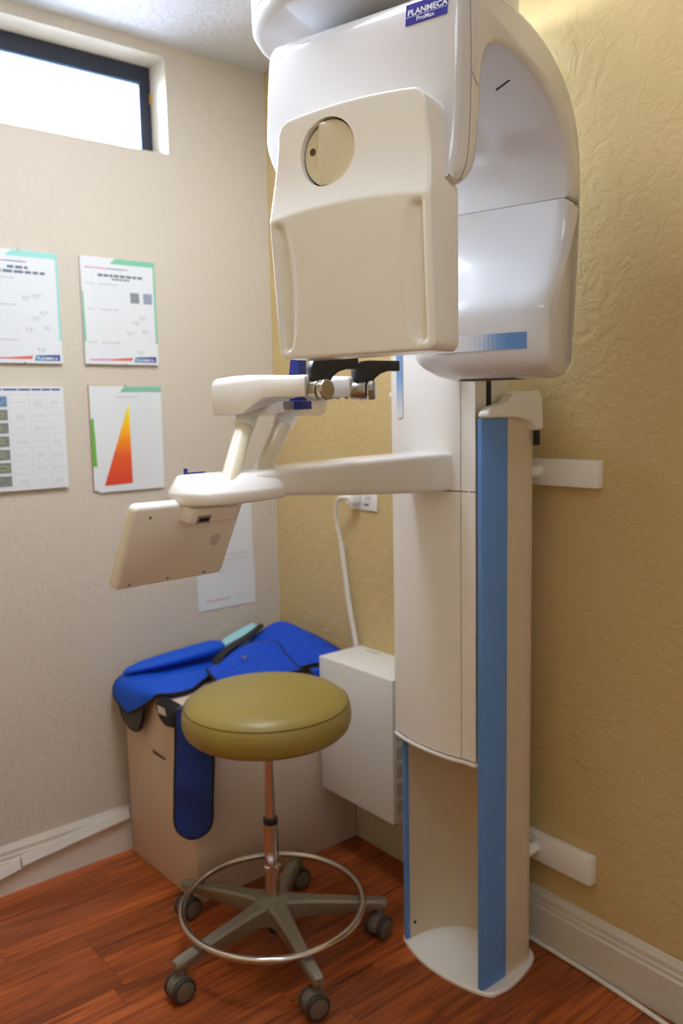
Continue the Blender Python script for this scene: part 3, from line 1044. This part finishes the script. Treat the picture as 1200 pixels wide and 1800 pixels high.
# hand hole on the left side
def LF(s, z, h):   # s = distance from the back along the left face, h outwards
    return Vector((-.603+.013*s/.391-h, -.030-s, z))
hp = rrect(.165, .245, .370, .398, .013, 5)
mk('hand_hole', loft([[LF(s, z+.0*(s), h) for s, z in hp] for h in (-.0005, .0006)]), M['brown'], ct, 0, label='dark slot hand hole')
mk('hole_flap', prism([(.163, .3835), (.247, .3775), (.247, .402), (.163, .402)], .0006, .0022, lambda s, z, h: LF(s, z, h), .0006), M['carton'], ct)

# ------------------------------------------------------------------ aprons
def bind(border, r=.0035, closed=True): return tube(border[::2] if closed else border, r, 6, closed)
apA = empty('lead_apron', (-.45, -.16, zc), 'bright blue lead apron flopped over the left edge of the white carton', 'apron')
ys = lambda *a: a
gridA = [
    [(-.305, -.050, .578), (-.31, -.10, .572), (-.31, -.150, .568), (-.315, -.190, .570), (-.345, -.225, .566)],
    [(-.39, -.045, .578), (-.395, -.095, .572), (-.40, -.140, .567), (-.405, -.195, .576), (-.430, -.235, .567)],
    [(-.49, -.042, .576), (-.50, -.086, .570), (-.51, -.132, .565), (-.51, -.200, .585), (-.515, -.295, .567)],
    [(-.580, -.038, .574), (-.588, -.076, .572), (-.594, -.118, .571), (-.594, -.180, .580), (-.578, -.300, .569)],
    [(-.627, -.030, .550), (-.630, -.075, .552), (-.631, -.125, .550), (-.627, -.185, .558), (-.611, -.278, .570)],
    [(-.634, -.022, .508), (-.640, -.070, .500), (-.640, -.130, .484), (-.634, -.190, .510), (-.618, -.258, .553)],
]
gA, bA, cA = patch(gridA, 6)
aa = solid(mk('apron_sheet', gA, M['apron'], apA, 60), .006)
mk('edge_binding', bind(bA, .0045), M['binding'], apA, 60)
def rollring(x, y, z, ry, rz): return [(x+.01*math.sin(a)*0, y+ry*math.cos(a), z+rz*math.sin(a)) for a in [2*math.pi*k/16 for k in range(16)]]
mk('rolled_edge', loft([rollring(*q) for q in ((-.616, -.064, .583, .006, .004), (-.600, -.068, .588, .018, .009), (-.56, -.074, .594, .030, .014), (-.48, -.082, .600, .038, .018), (-.39, -.088, .606, .042, .021), (-.325, -.092, .610, .042, .022), (-.300, -.092, .610, .034, .017))]), M['apron'], apA, 60, label='rolled-up blue edge of the apron')
gL = [
    [(-.6165, -.035, .548), (-.6175, -.085, .546), (-.6175, -.150, .548), (-.615, -.215, .555)],
    [(-.622, -.035, .500), (-.625, -.088, .498), (-.6245, -.150, .500), (-.622, -.208, .520)],
    [(-.622, -.050, .455), (-.625, -.095, .448), (-.6245, -.145, .450), (-.622, -.190, .475)],
    [(-.619, -.080, .428), (-.620, -.105, .424), (-.620, -.140, .426), (-.619, -.165, .440)],
]
gl_, bl2, _ = patch(gL, 5)
solid(mk('lining_flap', gl_, M['lining'], apA, 60, label='grey underside of the apron'), .003)
mk('lining_binding', bind(bl2, .004), M['binding'], apA, 60)
# black buckle tab with a white tag near the carton's edge
gT = [
    [(-.602, -.285, .568), (-.600, -.330, .568), (-.598, -.385, .566)],
    [(-.622, -.285, .548), (-.622, -.330, .545), (-.620, -.390, .543)],
    [(-.620, -.300, .512), (-.620, -.335, .500), (-.618, -.380, .506)],
]
gt_, bt_, _ = patch(gT, 5)
solid(mk('buckle_tab', gt_, M['binding'], apA, 60), .004)
mk('care_tag', ([(-.6265, -.298, .550), (-.6265, -.342, .552), (-.6250, -.350, .531), (-.6260, -.302, .527)], [(0, 1, 2, 3)]), M['tagwhite'], apA, 0)
apT = empty('lead_collar', (-.60, -.43, .56), 'navy blue rounded lead collar hanging down the front corner of the carton', 'collar')
# long tongue hanging at the carton's front corner
def TG(s, z, h):   # s to the right as seen from the room
    return Vector((-.6040+.777*s, -.4480-.629*s, z))+Vector((-.629, -.777, 0))*h
tong = []
for z in (.570, .53, .48, .42, .36, .31, .267, .240, .224, .216):
    k = 0 if z > .235 else 1
    hw = .0500 if z >= .267 else .0500*math.sqrt(max(.06, 1-((.267-z)/.053)**2))
    sft = .012*(z-.35)/.2
    tong.append([TG(sft+hw*u, z, .004+.006*math.sin(z*40+u)*.4-.012*u*u*.3) for u in (-1, -.6, -.2, .2, .6, 1)])
gto, bto, _ = patch(tong, 4)
solid(mk('shoulder_flap', gto, M['collar'], apT, 60), .008)
mk('flap_binding', bind(bto, .0052), M['binding'], apT, 60)
# the fold that carries the flap on top of the carton
gF = [
    [TG(-.036, .570, .004), TG(.0, .573, .004), TG(.062, .570, .004)],
    [(-.575, -.395, .577), (-.55, -.412, .580), (-.51, -.432, .577)],
    [(-.545, -.355, .576), (-.52, -.375, .578), (-.485, -.405, .575)],
]
gf_, bf_, _ = patch(gF, 6)
solid(mk('flap_top', gf_, M['collar'], apT, 60), .006)

apB = empty('lead_apron', (-.2, -.28, zc), 'royal blue lead apron bunched in a heap with a black strap across it', 'apron')
gridB = [
    [(-.27, -.10, .580), (-.21, -.085, .592), (-.15, -.08, .602), (-.09, -.08, .606), (-.045, -.09, .590)],
    [(-.285, -.165, .602), (-.22, -.15, .625), (-.155, -.14, .648), (-.095, -.145, .660), (-.036, -.16, .622)],
    [(-.30, -.225, .605), (-.235, -.215, .625), (-.165, -.21, .645), (-.100, -.22, .656), (-.032, -.24, .622)],
    [(-.30, -.285, .598), (-.235, -.275, .610), (-.165, -.28, .620), (-.095, -.30, .632), (-.030, -.33, .606)],
    [(-.29, -.335, .588), (-.235, -.335, .592), (-.165, -.345, .596), (-.090, -.37, .606), (-.028, -.40, .588)],
    [(-.28, -.375, .578), (-.235, -.385, .581), (-.165, -.39, .586), (-.090, -.415, .585), (-.028, -.438, .560)],
]
gB, bB, _ = patch(gridB, 6)
solid(mk('apron_sheet', gB, M['apron2'], apB, 60), .007)
mk('edge_binding', bind(bB, .0048), M['binding'], apB, 60)
gC = [
    [(-.18, -.405, .580), (-.13, -.422, .583), (-.08, -.432, .573), (-.034, -.437, .563)],
    [(-.18, -.420, .575), (-.13, -.4325, .570), (-.08, -.436, .556), (-.034, -.439, .545)],
    [(-.18, -.4285, .550), (-.13, -.4300, .545), (-.08, -.4305, .530), (-.034, -.4305, .515)],
]
gc_, bc_, _ = patch(gC, 6)
solid(mk('front_fold', gc_, M['apron2'], apB, 60), .004)
mk('fold_binding', bind(bc_, .003), M['binding'], apB, 60)
mk('strap', tube(cr([(-.10, -.425, .590), (-.097, -.4365, .565), (-.095, -.4375, .535)], 6), .006, 8, sy=.5), M['binding'], apB)

gridC = [
    [(-.43, -.235, .592), (-.37, -.215, .604), (-.31, -.20, .622), (-.25, -.205, .632), (-.20, -.225, .634)],
    [(-.45, -.275, .603), (-.385, -.26, .616), (-.32, -.25, .632), (-.255, -.255, .640), (-.20, -.275, .636)],
    [(-.46, -.320, .596), (-.395, -.305, .600), (-.33, -.30, .610), (-.265, -.305, .622), (-.21, -.32, .620)],
    [(-.465, -.360, .590), (-.40, -.350, .600), (-.335, -.35, .606), (-.27, -.36, .606), (-.215, -.37, .602)],
    [(-.46, -.400, .578), (-.40, -.400, .586), (-.335, -.405, .590), (-.27, -.41, .588), (-.215, -.415, .586)],
]
gCc, bCc, _ = patch(gridC, 6)
solid(mk('apron_sheet', gCc, M['apron2'], apB, 60), .006)
mk('edge_binding', bind(bCc, .0045), M['binding'], apB, 60)
gS = [
    [(-.405, -.222, .605), (-.415, -.275, .611)],
    [(-.36, -.188, .618), (-.372, -.245, .628)],
    [(-.29, -.158, .630), (-.305, -.215, .640)],
    [(-.22, -.138, .645), (-.235, -.188, .652)],
    [(-.165, -.128, .664), (-.175, -.160, .666)],
]
gs_, bs_, _ = patch(gS, 6)
solid(mk('velcro_strap', gs_, M['binding'], apB, 60, label='black strap lying across the apron'), .006)
mk('snap_ring', tube([(-.338+.011*math.cos(2*math.pi*i/24), -.295-.008*math.sin(2*math.pi*i/24), .622+.008*math.sin(2*math.pi*i/24)) for i in range(24)], .0022, 6, True), M['chrome'], apB)
gTe = [
    [(-.255, -.030, .606), (-.195, -.028, .626), (-.135, -.030, .642)],
    [(-.265, -.050, .606), (-.205, -.048, .626), (-.135, -.050, .640)],
    [(-.270, -.072, .598), (-.210, -.070, .614), (-.142, -.070, .628)],
]
gte, bte, _ = patch(gTe, 6)
te = solid(mk('cleaning_cloth', gte, M['teal'], None, 60, origin=(-.25, -.1, .62)), .004)
tag(te, 'pale teal cloth tucked behind the black strap on the apron heap', 'cloth')

# ------------------------------------------------------------------ power box on the wall
pw = empty('power_unit', (0, -.596, .42), 'white steel power box with side vents mounted on the tan wall above the floor', 'power box')
mk('casing', bev(box(-.165, -.001, -.757, -.437, .217, .626), .002), M['metalbox'], pw)
vt = []
for k in range(7):
    z1 = .590-.052*k
    for i in range(5):
        for j in range(6):
            x = -.150+.011*i
            z = z1-.006*j
            vt.append(([(x, -.7576, z), (x+.007, -.7576, z), (x+.007, -.7576, z-.003), (x, -.7576, z-.003)], [(0, 1, 2, 3)]))
mk('vent_slots', join(*vt), M['vent'], pw, 0)
sw = mk('rocker_switch', bev(box(-.128, -.110, -.739, -.727, .626, .633), .002), M['red'], pw)
mk('switch_base', box(-.112, -.096, -.739, -.727, .626, .630), M['dark'], pw)
for x, y in ((-.02, -.46), (-.02, -.70), (-.15, -.46)): mk('screw', cyl((x, y, .626), (x, y, .6275), .004, 8), M['metalbox'], pw)
mk('label_plate', box(-.035, -.015, -.545, -.490, .626, .6266), M['trim'], pw, 0)
mk('cable_gland', cyl((-.140, -.733, .217), (-.140, -.733, .203), .009, 14, .002), M['dark'], pw)

# outlet, plug and cord
ou = empty('wall_outlet', (0, -.463, 1.075), 'white wall outlet plate half hidden above the plugged-in white cord', 'outlet')
mk('cover_plate', bev(box(-.006, -.0005, -.526, -.402, 1.050, 1.120), .002), M['white2'], ou)
mk('socket', join(*[bev(box(-.0075, -.006, y-.017, y+.017, 1.070, 1.106), .001) for y in (-.440, -.488)]), M['white'], ou)
mk('socket_slots', join(*[box(-.0079, -.0074, y-.010+q, y-.007+q, 1.083, 1.095) for y in (-.488,) for q in (0, .012)]), M['seam'], ou, 0)
mk('blue_sticker', box(-.0080, -.0075, -.492, -.470, 1.064, 1.070), M['slate'], ou, 0)
pc = empty('power_cable', (-.03, -.42, .63), 'white power cord running from the wall outlet down to the power box', 'cord')
mk('plug', join(bev(box(-.045, -.008, -.456, -.424, 1.068, 1.102), .006, 3)), M['white2'], pc)
mk('flexible_cord', tube(cr([(-.042, -.440, 1.087), (-.052, -.432, 1.090), (-.056, -.415, 1.086), (-.052, -.395, 1.066), (-.044, -.382, 1.02), (-.036, -.386, .97), (-.031, -.390, .938)], 6), .0058, 10), M['cord'], pc)
mk('conduit', tube([(-.031, -.390, .938), (-.026, -.408, .78), (-.022, -.440, .627)], .0082, 12), M['cord'], pc)
mk('conduit_collar', cyl((-.0312, -.3898, .936), (-.0308, -.3908, .944), .0092, 14), M['cord'], pc)

# floor cable along the right-hand baseboard
fc = mk('floor_cable', tube(cr([(-.024, -.80, .006), (-.022, -1.00, .006), (-.0225, -1.15, .006), (-.026, -1.28, .006), (-.034, -1.40, .006), (-.044, -1.50, .006), (-.06, -1.62, .006), (-.09, -1.8, .006)], 6), .0058, 10), M['cord'], None, 60, origin=(-.03, -1.3, 0))
tag(fc, 'thin white cable lying on the floor along the baseboard behind the column', 'cable')
# loose strip leaning on the left baseboard
sp1 = empty('trim_strip', (-.8, -.025, .07), 'loose white trim strip slanting down across the left baseboard', 'strip')
def strip(xa, za, xb, zb):
    h = .030
    return loft([[(x, -.0165, z+h), (x, -.0165, z), (x, -.030, z), (x, -.0315, z+.004), (x, -.020, z+h)] for x, z in ((xa, za), (xb, zb))])
mk('strip_piece', strip(-1.35, -.002, -.940, .066), M['trim'], sp1, 20)
mk('strip_piece', strip(-.936, .072, -.606, .108), M['trim'], sp1, 20)

# ------------------------------------------------------------------ posters on the left wall
def quad(x0, x1, z0, z1, y): return ([(x0, y, z0), (x1, y, z0), (x1, y, z1), (x0, y, z1)], [(0, 1, 2, 3)])
def poly(pts, y): return ([(x, y, z) for x, z in pts], [tuple(range(len(pts)))])
def words(x0, x1, z, h, y, wmin=.004, wmax=.016, gap=.002):
    out = []
    x = x0
    while x < x1:
        e = min(x1, x+random.uniform(wmin, wmax))
        out.append(quad(x, e, z, z+h, y))
        x = e+gap
    return out
def dec(parent, name, quads, m, label=None):
    if len(quads) <= 3:
        for q in quads: mk(name, q, m, parent, 0, label=label)
        return
    o = mk(name, join(*quads), m, parent, 0, label=label)
    o['kind'] = 'stuff'

def guide(x0, x1, z0, z1, label, band, variant):
    e = empty('poster', ((x0+x1)/2, -.006, z0), label, 'poster', 'framed guides on the left wall')
    mk('backing', bev(box(x0, x1, -.010, -.0008, z0, z1), .001), M['paperside'], e)
    W, Hh = x1-x0, z1-z0
    y = -.0104
    X = lambda u: x0+W*u
    Z_ = lambda v: z1-Hh*v
    dec(e, 'sheet', [quad(x0+.001, x1-.001, z0+.001, z1-.001, y)], M['paper'])
    y -= .0003
    dec(e, 'top_band', [poly([(X(.38), Z_(.055)), (X(.998), Z_(.055)), (X(.998), Z_(.003)), (X(.46), Z_(.003))], y), poly([(X(.97), Z_(.055)), (X(.97), Z_(.79)), (X(.998), Z_(.79)), (X(.998), Z_(.055))], y)] +
        ([poly([(X(.004), Z_(.32)), (X(.004), Z_(.79)), (X(.03), Z_(.79)), (X(.022), Z_(.33))], y)] if variant else []), M[band])
    dec(e, 'accent_line', [quad(X(.05), X(.36), Z_(.106), Z_(.097), y), quad(X(.58), X(.63), Z_(.106), Z_(.097), y)], M['pink'])
    dec(e, 'accent_line', [quad(X(.36), X(.58), Z_(.106), Z_(.097), y)], M['slate'])
    if variant:
        t = words(X(.22), X(.82), Z_(.178), .0075, y, .010, .024, .003)+words(X(.40), X(.64), Z_(.205), .005, y, .008, .02)
    else:
        t = words(X(.40), X(.64), Z_(.165), .0075, y, .012, .02, .004)+words(X(.22), X(.84), Z_(.205), .0075, y, .012, .026, .004)
    dec(e, 'heading', t, M['inkd'])
    hd, ln = [], []
    for v in (.255, .49, .80):
        hd += words(X(.06), X(.17), Z_(v), .004, y)+words(X(.22), X(.48), Z_(v), .004, y)
    for v in ([.28, .305, .33, .36, .40, .43, .54, .57, .60, .63, .66, .69, .72, .84, .87, .90]):
        ln += words(X(.11), X(random.uniform(.5, .68)), Z_(v), .0022, y)
    dec(e, 'subheadings', hd, M['ink'])
    dec(e, 'text_lines', ln, M['inkl'])
    if variant:
        dec(e, 'picture', [quad(X(.64), X(.765), Z_(.41), Z_(.31), y)], M['qphoto'])
        dec(e, 'picture', [quad(X(.82), X(.945), Z_(.41), Z_(.31), y)], M['qphoto2'])
    sk = []
    for (u, v) in ((.72, .40), (.6, .42), (.80, .55), (.70, .60), (.62, .70), (.83, .68), (.75, .88)):
        if variant and v < .5: continue
        sk += words(X(u-.05), X(u+.06), Z_(v), .006, y, .003, .008, .004)
        sk += words(X(u-.03), X(u+.03), Z_(v+.02), .005, y, .003, .008, .004)
    dec(e, 'sketches', sk, M['ink'])
    dec(e, 'swoosh', [poly([(X(.06), Z_(.962)), (X(.62), Z_(.962)), (X(.645), Z_(.930)), (X(.35), Z_(.948))], y)], M['orange'])
    dec(e, 'swoosh', [poly([(X(.06), Z_(.962)), (X(.35), Z_(.962)), (X(.35), Z_(.948)), (X(.06), Z_(.952))], y-.0001)], M['pink'])
    lg = mk('logo_block', poly([(X(.655), Z_(.975)), (X(.965), Z_(.975)), (X(.965), Z_(.918)), (X(.675), Z_(.925))], y-.0001), fade_mat('logo fade', (70, 150, 190), (50, 60, 140), 0, X(.64), X(.85)), e, 0)
    mk('logo_text', text_geo('PLANMECA', .0115, lambda a, b: (X(.685)+a, y-.0003, Z_(.966)+b), 1.0, .0003), M['paper'], lg, 0)
    for za in (z0-.0015, z1-.004): mk('clip', bev(box(X(.53), X(.53)+.005, -.0115, -.0006, za, za+.0055), .0005), M['steel'], e, 0)
guide(-.953, -.7225, 1.495, 1.798, 'white instruction sheet with aqua top band, at the left edge above the table chart', 'teal2', 0)
guide(-.657, -.4265, 1.496, 1.801, 'white instruction sheet with green band and two small pictures, below the window', 'green', 1)

# chart of scan pictures
e = empty('poster', (-.93, -.006, 1.145), 'white table chart with a column of dark scan pictures, cut off by the photo edge', 'poster')
cx0, cx1, cz0, cz1 = -1.135, -.7275, 1.146, 1.431
mk('backing', bev(box(cx0, cx1, -.012, -.0008, cz0, cz1), .001), M['paperside'], e)
y = -.0124
dec(e, 'sheet', [quad(cx0+.001, cx1-.001, cz0+.001, cz1-.001, y)], M['paper'])
y -= .0003
dec(e, 'header_bar', words(cx0+.01, cx1-.026, cz1-.010, .005, y, .02, .04, .003)+[quad(cx1-.026, cx1-.010, cz1-.010, cz1-.005, y)], M['navy'])
colx = [cx1-.196, cx1-.150, cx1-.098, cx1-.050]
ln = [quad(x-.0004, x+.0004, cz0+.008, cz1-.016, y) for x in colx[1:]]+[quad(cx1-.29, cx1-.006, z-.0004, z+.0004, y) for z in [cz0+.010+.0362*k for k in range(8)]]
dec(e, 'table_lines', ln, M['ink'])
tx = []
for r in range(7):
    for cxx in (cx1-.124, cx1-.074, cx1-.027):
        for q in range(random.choice((1, 2, 2, 3))):
            hw = random.uniform(.010, .017)
            tx += words(cxx-hw, cxx+hw, cz0+.026+.0362*r-.005*q, .0018, y)
dec(e, 'table_text', tx, M['ink'])
for r in range(7):
    zz = cz0+.0135+.0362*r
    pmat = M['photo_b'] if r == 6 else M['photo']
    pcx = mk('scan_picture', quad(cx1-.196, cx1-.158, zz, zz+.029, y), pmat, e, 0)
    if 0 < r < 6:
        cxx, czz = cx1-.180, zz+.0145
        rx = (.012, .016, .007, .006, .005, .012)[r]
        mk('outline', tube([(cxx+rx*math.cos(2*math.pi*i/20), y-.0004, czz+.006*math.sin(2*math.pi*i/20)) for i in range(20)], .0009, 4, True), M['photo_y'], pcx, 0)

# red-to-yellow wedge chart on a board
e = empty('poster', (-.54, -.006, 1.125), 'white chart with a yellow-to-red triangle over a green-edged board, below the green-banded sheet', 'poster')
mk('board', bev(box(-.652, -.424, -.0065, -.0008, 1.128, 1.436), .001), M['wood_edge'], e)
dec(e, 'board_sheet', [quad(-.6505, -.4250, 1.1285, 1.4345, -.0068)], M['paper'])
dec(e, 'green_edge', [poly([(-.6505, 1.200), (-.636, 1.197), (-.636, 1.345), (-.6505, 1.336)], -.0071)], M['leaf'])
gsh = [[(-.637, -.0075, 1.122), (-.56, -.008, 1.1225), (-.48, -.0085, 1.123), (-.4245, -.008, 1.1235)],
       [(-.638, -.0078, 1.21), (-.56, -.0085, 1.21), (-.48, -.0085, 1.21), (-.4240, -.008, 1.21)],
       [(-.641, -.0074, 1.32), (-.56, -.0077, 1.32), (-.48, -.0077, 1.32), (-.4232, -.0078, 1.32)],
       [(-.6455, -.0072, 1.430), (-.56, -.0073, 1.431), (-.48, -.0073, 1.431), (-.4225, -.0073, 1.431)]]
gq, _, _ = patch(gsh, 3)
mk('loose_sheet', gq, M['paper'], e, 60)
mk('sheet_edge', loft([[(-.637, -.0075, 1.122), (-.4245, -.008, 1.1235), (-.4245, -.0072, 1.1235), (-.637, -.0070, 1.122)], [(-.637, -.0075, 1.1226), (-.4245, -.008, 1.1241), (-.4245, -.0072, 1.1241), (-.637, -.0070, 1.1226)]]), M['paperside'], e, 0)
y = -.0094
dec(e, 'top_band', [poly([(-.556, 1.4185), (-.4235, 1.4185), (-.4235, 1.4325), (-.542, 1.4325)], y)], M['green'])
dec(e, 'heading', words(-.570, -.498, 1.400, .0035, y), M['ink'])
mk('triangle', poly([(-.619, 1.142), (-.530, 1.1445), (-.530, 1.385)], y), ramp_mat('wedge fade', [(0, (216, 66, 44)), (.38, (228, 92, 40)), (.6, (246, 152, 20)), (.8, (250, 200, 24)), (1, (246, 232, 40))], 1.142, 1.375), e, 0, label='triangle fading from red to yellow')
ln = []
for k in range(18): ln += words(-.520, random.uniform(-.48, -.455), 1.365-.0125*k, .0020, y)
dec(e, 'text_lines', ln, M['inkl'])
mk('clip', bev(box(-.540, -.535, -.0105, -.0008, 1.432, 1.4375), .0005), M['steel'], e, 0)

# two loose sheets by the corner
for (nm, x0, x1, z0, z1, y, lab) in (('up', -.319, -.107, .842, 1.126, -.0036, 'white notes page taped on the wall behind the control tablet'), ('lo', -.321, -.102, .707, .846, -.0018, 'lower white page showing under the notes page near the corner')):
    e = empty('paper_sheet', ((x0+x1)/2, -.002, z0), lab, 'paper')
    mk('page', box(x0, x1, y-.0008, y, z0, z1), M['paper'], e, 0)
    y2 = y-.0011
    ln, hd = [], []
    for k in range(int((z1-z0)/.016)):
        if random.random() < .75: ln += words(x0+.02, x0+random.uniform(.10, .19), z1-.02-.016*k, .002, y2)
    if nm == 'up':
        hd = words(x0+.10, x0+.20, z0+.022, .004, y2)+words(x0+.06, x0+.195, z0+.040, .004, y2)+words(x0+.13, x0+.17, z0+.030, .003, y2)
    else:
        hd = words(x0+.075, x0+.10, z1-.020, .005, y2)+words(x0+.15, x0+.165, z0+.03, .005, y2)
        dec(e, 'pink_notes', words(x0+.03, x0+.12, z0+.028, .003, y2), M['pink'])
    dec(e, 'text_lines', ln, M['inkl'])
    dec(e, 'dark_notes', hd, M['ink'])
